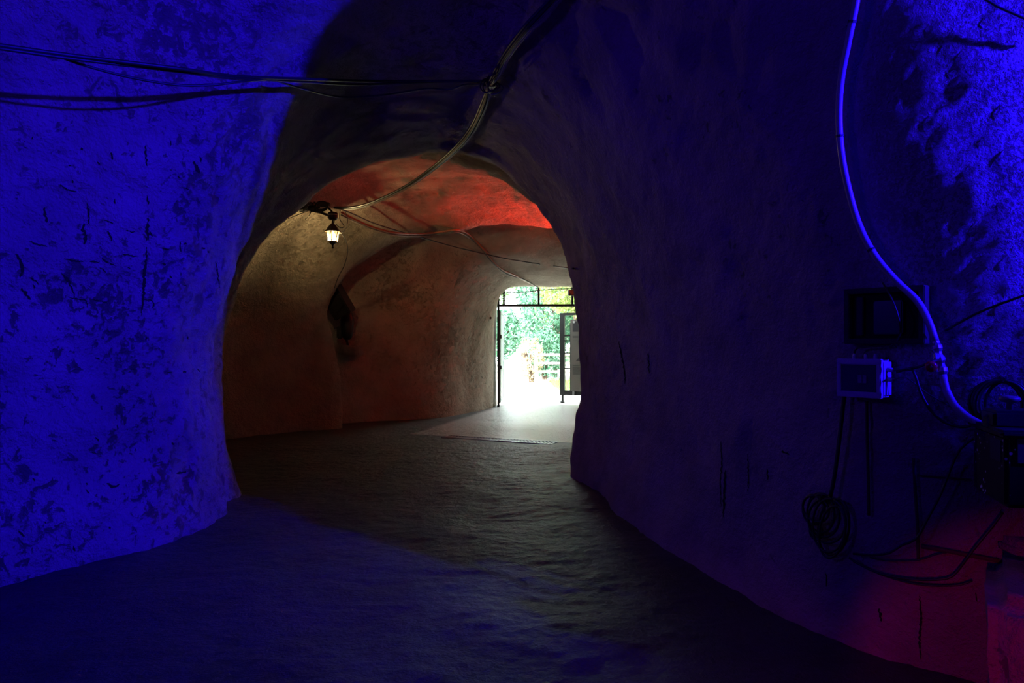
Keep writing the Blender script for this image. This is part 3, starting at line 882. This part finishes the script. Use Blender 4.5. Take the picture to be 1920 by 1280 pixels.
# ---------------------------------------------------------------- right wall: pipe, valve, boxes, cables
pipe = thing('water_pipe', 'thick pale flexible pipe snaking down the right wall into the black tank', 'pipe', W(1845, 800, .10))
PO = .07
up = [W(1612, -60, PO), W(1606, 0, PO), W(1592, 70, PO), W(1577, 150, PO), W(1573, 220, PO), W(1578, 290, PO), W(1592, 360, PO), W(1612, 425, PO), W(1640, 478, PO), W(1680, 526, PO), W(1718, 562, .085), W(1740, 600, .10), W(1754, 640, .115)]
MB().tube(spline(up, .03), .017, 14).build('upper_hose', M_HOSE, pipe, smooth=True)
lo = [W(1768, 702, .13), W(1774, 730, .15), W(1792, 762, .17), W(1820, 785, .19), W(1850, 800, .21)]
MB().tube(spline(lo, .03), .0165, 14).build('lower_hose', M_HOSE, pipe, smooth=True)
fp = spline([up[-1], W(1760, 665, .12), W(1766, 690, .125), lo[0]], .012)
rr = [.017 + .007 * (1 if (i // 2) % 2 else 0) for i in range(len(fp))]
MB().tube(fp, rr, 12).build('threaded_fitting', M_STEEL, pipe)
for u, v in ((1575, 250), (1632, 468), (1598, 40)):
    i = min(range(len(up)), key=lambda k: (up[k] - W(u, v, PO)).length)
    c = W(u, v, PO); w_ = W(u, v, -.01)
    sp_ = spline(up, .03); j = min(range(1, len(sp_) - 1), key=lambda k: (sp_[k] - c).length)
    tdir = (sp_[j + 1] - sp_[j - 1]).normalized()
    MB().tube([sp_[j] - tdir * .006, sp_[j] + tdir * .006], .020, 12).tube([sp_[j], w_], .006, 6).build('pipe_clip', M_BLACKM, pipe)
vc = W(1757, 672, .13)
val = thing('pipe_valve', 'small valve with red handwheel on the pale pipe of the right wall', 'valve', vc)
MB().tube([W(1762, 672, .125), W(1748, 676, .145)], .012, 10).box(W(1755, 668, .135), (.03, .03, .03), bevel=.004).build('valve_body', M_STEEL, val)
wc, wn = hitn(1747, 676); wc = wc + wn * .16
q = wn.to_track_quat('Z', 'Y').to_matrix().to_4x4(); q.translation = wc
MB().lathe([(.006, .012), (.02, .012), (.026, .004), (.026, -.008), (.015, -.012)], q, 20).build('handwheel', M_REDP, val, smooth=True)
MB().lathe([(.006, .0), (.006, .016)], q, 10).build('spindle_nut', M_WHITEC, val)

# recessed meter cupboard
M = wall_frame(1664, 592, 60)
mc = thing('meter_cupboard', 'old dark framed meter cupboard set in the right wall behind the pipe', 'cupboard', M @ Vector((0, 0, -.13)))
wd, ht = .36, .26
MB().box((0, .0, 0), (wd - .02, .05, ht - .02), M).build('back_panel', M_CRACK, mc)
for x in (-wd / 2, wd / 2): MB().box((x, -.03, 0), (.028, .07, ht + .028), M, bevel=.004).build('frame_side', M_DARKW, mc)
for z in (-ht / 2, ht / 2): MB().box((0, -.03, z), (wd, .07, .028), M, bevel=.004).build('frame_bar', M_DARKW, mc)
MB().box((.02, -.035, -.01), (.14, .03, .17), M, bevel=.006).build('meter', M_WIN, mc)
MB().box((-.12, -.03, .0), (.035, .03, .20), M, bevel=.004).build('side_strip', M_DARKW, mc)
cable('thin_wire', 'thin wire hanging in front of the dark meter cupboard', 'wire', [W(1655, 530, .06), W(1670, 556, .10), W(1682, 585, .12), W(1688, 615, .11), W(1684, 636, .08), W(1672, 650, .04)], .004, M_BLACK)

# electric distribution box
M = wall_frame(1634, 707, 50)
M = M @ Matrix.Translation((0, -.075, 0))
eb = thing('distribution_box', 'grey plastic distribution box with dark window on the right wall', 'electric box', M @ Vector((0, 0, -.1)))
bw, bh = .225, .192
MB().box((0, .015, 0), (bw, .10, bh), M, bevel=.012).build('housing', M_BOX, eb)
fr = MB()
for z in (-bh / 2 + .012, bh / 2 - .012): fr.box((0, -.045, z), (bw + .004, .03, .03), M, bevel=.004)
for x in (-bw / 2 + .01, bw / 2 - .01): fr.box((x, -.045, 0), (.022, .03, bh - .03), M, bevel=.004)
fr.build('cover_frame', M_BOX, eb)
wn_ = MB().box((0, -.047, 0), (bw - .04, .012, bh - .05), M, bevel=.004).build('window', M_WIN, eb)
for x in (-.012, .012): MB().box((x + .02, -.055, -.005), (.02, .006, .04), M).build('breaker', M_BREAK, eb)
for x in (-.055, .005, .055): MB().lathe([(.012, 0), (.012, .018), (.008, .03)], M @ Matrix.Translation((x, .01, bh / 2 - .002)), 12).build('cable_gland', M_BOX, eb)
for z in (.045, -.005): MB().lathe([(.012, 0), (.012, .018), (.008, .03)], M @ Matrix.Translation((bw / 2 - .002, .01, z)) @ Matrix.Rotation(math.radians(90), 4, 'Y'), 12).build('cable_gland', M_BOX, eb)
top_ = [M @ Vector((x, .01, bh / 2 + .028)) for x in (-.055, .005, .055)]
sd_ = [M @ Vector((bw / 2 + .028, .01, z)) for z in (.045, -.005)]
bt_ = M @ Vector((-.03, .03, -bh / 2))
lf_ = M @ Vector((-bw / 2, .03, .05))
cable('box_wire', 'short black wire arching from the top glands of the grey box', 'wire', [top_[0], top_[0] + Vector((.01, -.01, .03)), W(1650, 648, .06), W(1668, 646, .05), W(1675, 640, .04)], .005, M_BLACK)
cable('box_wire', 'black cable looping from the grey box past the valve to the tank', 'cable',
      [sd_[0], sd_[0] + Vector((.03, -.02, -.002)), W(1712, 694, .06), W(1724, 730, .06), W(1742, 765, .06), W(1768, 790, .06), W(1800, 800, .06), W(1826, 795, .07), W(1838, 775, .08)], .007, M_BLACK)
cable('box_wire', 'thin stray wire slanting down right from the side of the grey box', 'wire', [sd_[1], W(1700, 708, .05), W(1735, 735, .03), W(1775, 758, .03), W(1800, 770, .03)], .003, M_BLACK)
cable('valve_wire', 'black cable running level from the red valve back to the grey box', 'cable', [W(1742, 680, .09), W(1722, 688, .06), W(1708, 690, .05), sd_[0] + Vector((.01, -.01, -.012))], .006, M_BLACK)
cable('drop_cable', 'black cable pair dropping from the left of the grey box to the cable coil', 'cable', [lf_, W(1589, 700, .07), W(1581, 760, .06), W(1573, 830, .06), W(1565, 890, .06), W(1557, 930, .06)], .011, M_BLACK)
# iron rods
def rod(pts, r, label, off=.025):
    return cable('iron_rod', label, 'rod', [W(u, v, off) for u, v in pts], r, M_RUST)
rod([(1625, 752), (1626, 820), (1628, 900), (1629, 966)], .008, 'short dark rod running straight down below the grey box')
rod([(1713, 858), (1716, 920), (1720, 980), (1722, 1050)], .008, 'longer upright dark rod at the middle of the pink lit wall patch')
rod([(1728, 1024), (1780, 1033), (1830, 1043), (1874, 1051)], .010, 'rusty rod lying slantwise across the pink lit wall patch')
rod([(1720, 891), (1760, 894), (1822, 899)], .005, 'thin level rod running right to the black tank')

# cable coil and trailing cables
cc, cn = hitn(1562, 975)
co = thing('cable_coil', 'loose black cable coil hanging on the lower right wall', 'cable coil', W(1556, 930, .05))
rnd = random.Random(11)
Mw = wall_frame(1562, 975, 45)
specs = [(-.02, -.09, .085, .11), (.0, -.10, .10, .12), (.03, -.12, .11, .13), (.05, -.14, .10, .15), (.06, -.15, .09, .16), (-.06, -.08, .07, .085), (-.04, -.07, .085, .07), (.07, -.17, .075, .15), (-.05, -.20, .04, .045)]
ox = W(1556, 930, .0); Mo = Mw.copy(); Mo.translation = ox
for k, (cx_, cz_, rx_, rz_) in enumerate(specs):
    tilt = rnd.uniform(-.5, .5) + .25
    pts = []
    for t in np.linspace(0, 2 * math.pi, 14):
        a, b = rx_ * math.sin(t), rz_ * math.cos(t)
        pts.append(Mo @ Vector((cx_ + a * math.cos(tilt) + b * math.sin(tilt), -.05 - .008 * (k % 4), cz_ - a * math.sin(tilt) + b * math.cos(tilt))))
    MB().tube(spline(pts, .02), .0065, 6).build('cable_turn', M_BLACK, co, smooth=True)
MB().box(Mo @ Vector((0, -.05, -.01)), (.05, .05, .05), bevel=.01).build('tie', M_BLACK, co)
MB().tube([ox, Mo @ Vector((0, -.07, 0))], .007, 6).build('nail', M_RUST, co)
cable('trailing_cable', 'black cable rising from the coil past the upright rod to the tank', 'cable', [W(1600, 1038, .05), W(1640, 1040, .05), W(1668, 1036, .05), W(1690, 1022, .05), W(1718, 1010, .06), W(1735, 980, .06), W(1762, 930, .06), W(1782, 880, .06), W(1800, 842, .07), W(1828, 820, .08)], .006, M_BLACK)
cable('trailing_cable', 'lowest black cable sagging under the coil and rising right to the tank', 'cable', [W(1592, 1045, .05), W(1625, 1065, .05), W(1670, 1080, .05), W(1730, 1087, .05), W(1775, 1084, .05), W(1795, 1070, .05), W(1825, 1030, .06), W(1862, 985, .07), W(1880, 960, .08)], .006, M_BLACK)
cable('trailing_cable', 'dark cable with a free end lying along the base of the pink patch', 'cable', [W(1600, 1052, .04), W(1650, 1076, .04), W(1710, 1093, .04), W(1760, 1098, .04), W(1800, 1096, .04), W(1823, 1088, .04)], .005, M_BLACK)
cable('trailing_cable', 'thin cable sagging behind the rods in the pink patch', 'cable', [W(1632, 1045, .03), W(1660, 1050, .03), W(1720, 1050, .03), W(1750, 1040, .03), W(1775, 1035, .03)], .004, M_BLACK)
cable('stray_wire', 'thin dark wire slanting up over the bright rough rock at right', 'wire', [W(1772, 620, .05), W(1830, 588, .07), W(1880, 568, .08), W(1925, 552, .09), W(1990, 530, .10)], .006, M_BLACK)
cable('stray_wire', 'thin wire at the top right corner of the right wall', 'wire', [W(1835, -10, .05), W(1870, 12, .05), W(1920, 34, .05), W(1980, 62, .05)], .006, M_GREYC)

# coil of hose hanging above the tank
hc0 = W(1876, 706, .03)
hcoil = thing('hose_coil', 'round coil of dark hose hung on the right wall above the black tank', 'hose coil', hc0)
Mh = wall_frame(1876, 750, 40); hcc = W(1877, 752, .0); Mh.translation = hcc
for k in range(7):
    rnd = random.Random(70 + k); rx_ = rnd.uniform(.082, .118); rz_ = rnd.uniform(.095, .118); ox_ = rnd.uniform(-.02, .02)
    pts = [Mh @ Vector((ox_ + rx_ * math.sin(t), -.05 - .011 * (k % 4), -.0 + rz_ * math.cos(t) + (.1 - rz_))) for t in np.linspace(0, 2 * math.pi, 16)]
    MB().tube(spline(pts, .02), .0075, 8).build('hose_turn', M_BLACK if k % 3 else M_GREYC, hcoil, smooth=True)
MB().tube([Mh @ Vector((0, .04, .112)), Mh @ Vector((0, -.10, .108))], .009, 8).build('hook', M_RUST, hcoil)

# black tank with the tap on top
M = wall_frame(1890, 880, 30)
tc0 = hit(1835, 885); tx = (M.inverted() @ tc0).x
M2 = M @ Matrix.Translation((tx + .33, -.24, 0)) @ Matrix.Rotation(math.radians(16), 4, 'Z')
dt_ = M2.translation.y - .12; zb = EYE - (955 - CY) / F * dt_; zt = EYE - (818 - CY) / F * dt_
M2.translation.z = 0
tk = thing('black_tank', 'black splashed box tank fixed to the wall at the right edge below the hose coil', 'tank', M2 @ Vector((0, 0, zb)))
hh = zt - zb
MB().box((0, 0, zb + hh / 2), (.62, .40, hh), M2, bevel=.015).build('casing', M_SPLAT, tk)
MB().box((0, -.005, zt + .008), (.66, .43, .03), M2, bevel=.01).build('lid', M_BLACKM, tk)
MB().box((-.312, -.10, zt - .07), (.006, .12, .09), M2).build('grey_plate', M_GREYC, tk)
MB().box((-.17, -.203, zt - .06), (.20, .006, .10), M2, bevel=.002).build('pale_plate', M_PALEC, tk)
MB().box((0, -.1, zb - .03), (.08, .32, .04), M2).box((0, .15, zb - .06), (.10, .3, .16), M2).build('wall_bracket', M_BLACKM, tk)
pm = thing('pump', 'black pump with a pale round knob standing on the tank lid', 'pump', M2 @ Vector((-.235, -.02, zt + .022)))
MB().box((-.235, -.02, zt + .055), (.17, .16, .075), M2, bevel=.012).build('pump_body', M_BLACKM, pm)
MB().lathe([(.035, 0), (.035, .04), (.02, .05)], M2 @ Matrix.Translation((-.30, -.02, zt + .02)), 14).build('inlet', M_BLACKM, pm)
MB().lathe([(.012, 0), (.012, .03), (.03, .036), (.042, .046), (.036, .058), (.01, .062)], M2 @ Matrix.Translation((-.24, -.03, zt + .09)), 18).build('knob', M_WHITEC, pm, smooth=True)

# plinth and broken stone in the lower right corner
stone_block('stone_plinth', 'rough rounded stone plinth standing in the lower right corner in pink light', 'plinth', Vector((2.36, 2.64, .29)), (.9, .7, .70),
            Matrix.Rotation(math.radians(-34), 4, 'Z'), amp=.022, seed=8, cuts=9, bevel=.06)
M = wall_frame(1915, 1040, 20)
b0 = hit(1915, 1042)
stone_block('broken_stone', 'pale broken stone jutting from the wall below the black tank', 'stone', b0 + Vector((.08, -.02, .04)), (.30, .18, .08), amp=.03, seed=5, cuts=4, bevel=.025)
sc_, sn_ = hitn(1278, 842)  # small pale disc set into the wall as a speck
tag(MB().lathe([(.012, -.02), (.012, .004), (.006, .008)], Matrix.Translation(sc_) @ sn_.to_track_quat('Z', 'Y').to_matrix().to_4x4(), 10).build('wall_speck', M_WHITEC), 'tiny pale speck in the middle of the smooth right wall', 'plug')

# ---------------------------------------------------------------- outside: trees, shrubs, fence, verge


def foliage(c, rad, n, size, seed):
    rng = np.random.default_rng(seed)
    V = []; Fc = []
    for k in range(n):
        d = rng.normal(size=3); d /= np.linalg.norm(d)
        q = Vector(d) * 1.7
        r = (0.72 + 0.35 * noise.noise(q + Vector((seed, 0, 0)))) * (rng.uniform(.55, 1.0) ** .5)
        p = np.array(c) + d * np.array(rad) * r * 1.15
        if p[2] < 0.03: continue
        a = rng.normal(size=3); a /= np.linalg.norm(a); b = np.cross(a, rng.normal(size=3)); b /= np.linalg.norm(b)
        s = size * rng.uniform(.6, 1.3)
        o = len(V)
        V += [p - a * s, p + b * s * .45, p + a * s, p - b * s * .45]
        Fc.append((o, o + 1, o + 2, o + 3))
    return V, Fc


def tree(name, label, cat, x, y, ztop, zlow, rx, n, size, mat, seed, group, trunk=True):
    o = thing(name, label, cat, (x, y, 0), group)
    cz = (ztop + zlow) / 2
    V, Fc = foliage((x, y, cz), (rx, rx, (ztop - zlow) / 2), n, size, seed)
    f = MB().add(V, Fc).build('foliage', mat, o)
    b = MB()
    for k in range(5):
        rnd = random.Random(seed * 10 + k)
        b.tube(spline([(x, y, -.1), (x + rnd.uniform(-.1, .1), y, zlow * .6 + .2), (x + rnd.uniform(-.6, .6) * rx, y + rnd.uniform(-.4, .4), lerp(zlow, ztop, .6))], .3), .05, 6)
    b.build('stems', M_TRUNK, o)
    return o


g = 'trees and shrubs beyond the entrance'
tree('leafy_tree', 'tall blue green tree beyond the fence, in the middle of the doorway', 'tree', 2.0, 31.5, 6.2, .6, 2.3, 9000, .10, M_LEAFB, 1, g)
tree('leafy_tree', 'yellow green tree with hanging branches, nearest above the right gate leaf', 'tree', 2.45, 25.5, 6.0, 2.0, 1.6, 6000, .085, M_LEAFY, 2, g)
tree('leafy_tree', 'green tree filling the right of the doorway behind the gate leaf', 'tree', 4.2, 29.5, 5.5, .3, 2.2, 8000, .09, M_LEAFA, 3, g)
tree('leafy_tree', 'sunlit green tree crown at the upper left behind the entrance bars', 'tree', -1.6, 33.5, 7.2, 3.3, 2.9, 7000, .10, M_LEAFA, 4, g)
tree('straw_shrub', 'straw coloured dry shrub at the left end of the timber fence', 'shrub', .75, 27.6, 1.9, .0, .65, 1300, .06, M_LEAFO, 5, g)
tree('leafy_shrub', 'low green shrub on the grass verge right of the path', 'shrub', 3.3, 24.5, .75, .0, .75, 1800, .05, M_LEAFA, 6, g)
tree('leafy_shrub', 'pale blue green bush under the tall tree behind the fence', 'shrub', 1.4, 29.8, 2.3, .0, 1.0, 4000, .07, M_LEAFB, 7, g)
for k, (x, y, h) in enumerate([(-5, 42, 8), (-1.5, 46, 9), (2.5, 45, 9), (6, 42, 9), (9.5, 40, 9)]):
    tree('leafy_tree', ['distant tree farthest left behind the path', 'distant tree just left of the path behind the fence', 'distant tall tree straight behind the blue green tree', 'distant tree second from the right behind the fence', 'distant tree farthest right behind the fence'][k], 'tree', x, y, h * (.45 if k < 2 else 1), .4, 2.6, 5000, .16, M_LEAFB if k % 2 else M_LEAFA, 20 + k, g)
fe = thing('timber_fence', 'weathered timber post and rail fence beside the sunny path', 'fence', (.9, 27.2, 0))
pts = [(.95, 27.4), (2.35, 27.0), (3.75, 26.6)]
for x, y in pts: MB().box((x, y, .6), (.14, .14, 1.35), bevel=.015).build('post', M_RAIL, fe)
for (x0, y0), (x1, y1) in zip(pts[:-1], pts[1:]):
    for z in (.42, .75, 1.08): MB().tube([(x0, y0 - .08, z), (x1, y1 - .08, z)], .05, 8).build('rail', M_RAIL, fe)


def verge():
    rng = np.random.default_rng(5); V = []; Fc = []
    for k in range(9000):
        x = rng.uniform(1.5, 6); y = rng.uniform(22.8, 28)
        if x < 1.5 + (y - 22.8) * -.1 + .25 * noise.noise(Vector((y, x, 0))): continue
        a = rng.uniform(0, 6.28); h = rng.uniform(.06, .16); o = len(V)
        V += [(x - .012 * math.cos(a), y - .012 * math.sin(a), -.02), (x + .012 * math.cos(a), y + .012 * math.sin(a), -.02), (x + rng.uniform(-.05, .05), y + rng.uniform(-.05, .05), h)]
        Fc.append((o, o + 1, o + 2))
    o = MB().add(V, Fc).build('grass_verge', M_GRASS)
    return tag(o, 'strip of grass beside the path outside the gate', 'grass', kind='stuff')


verge()
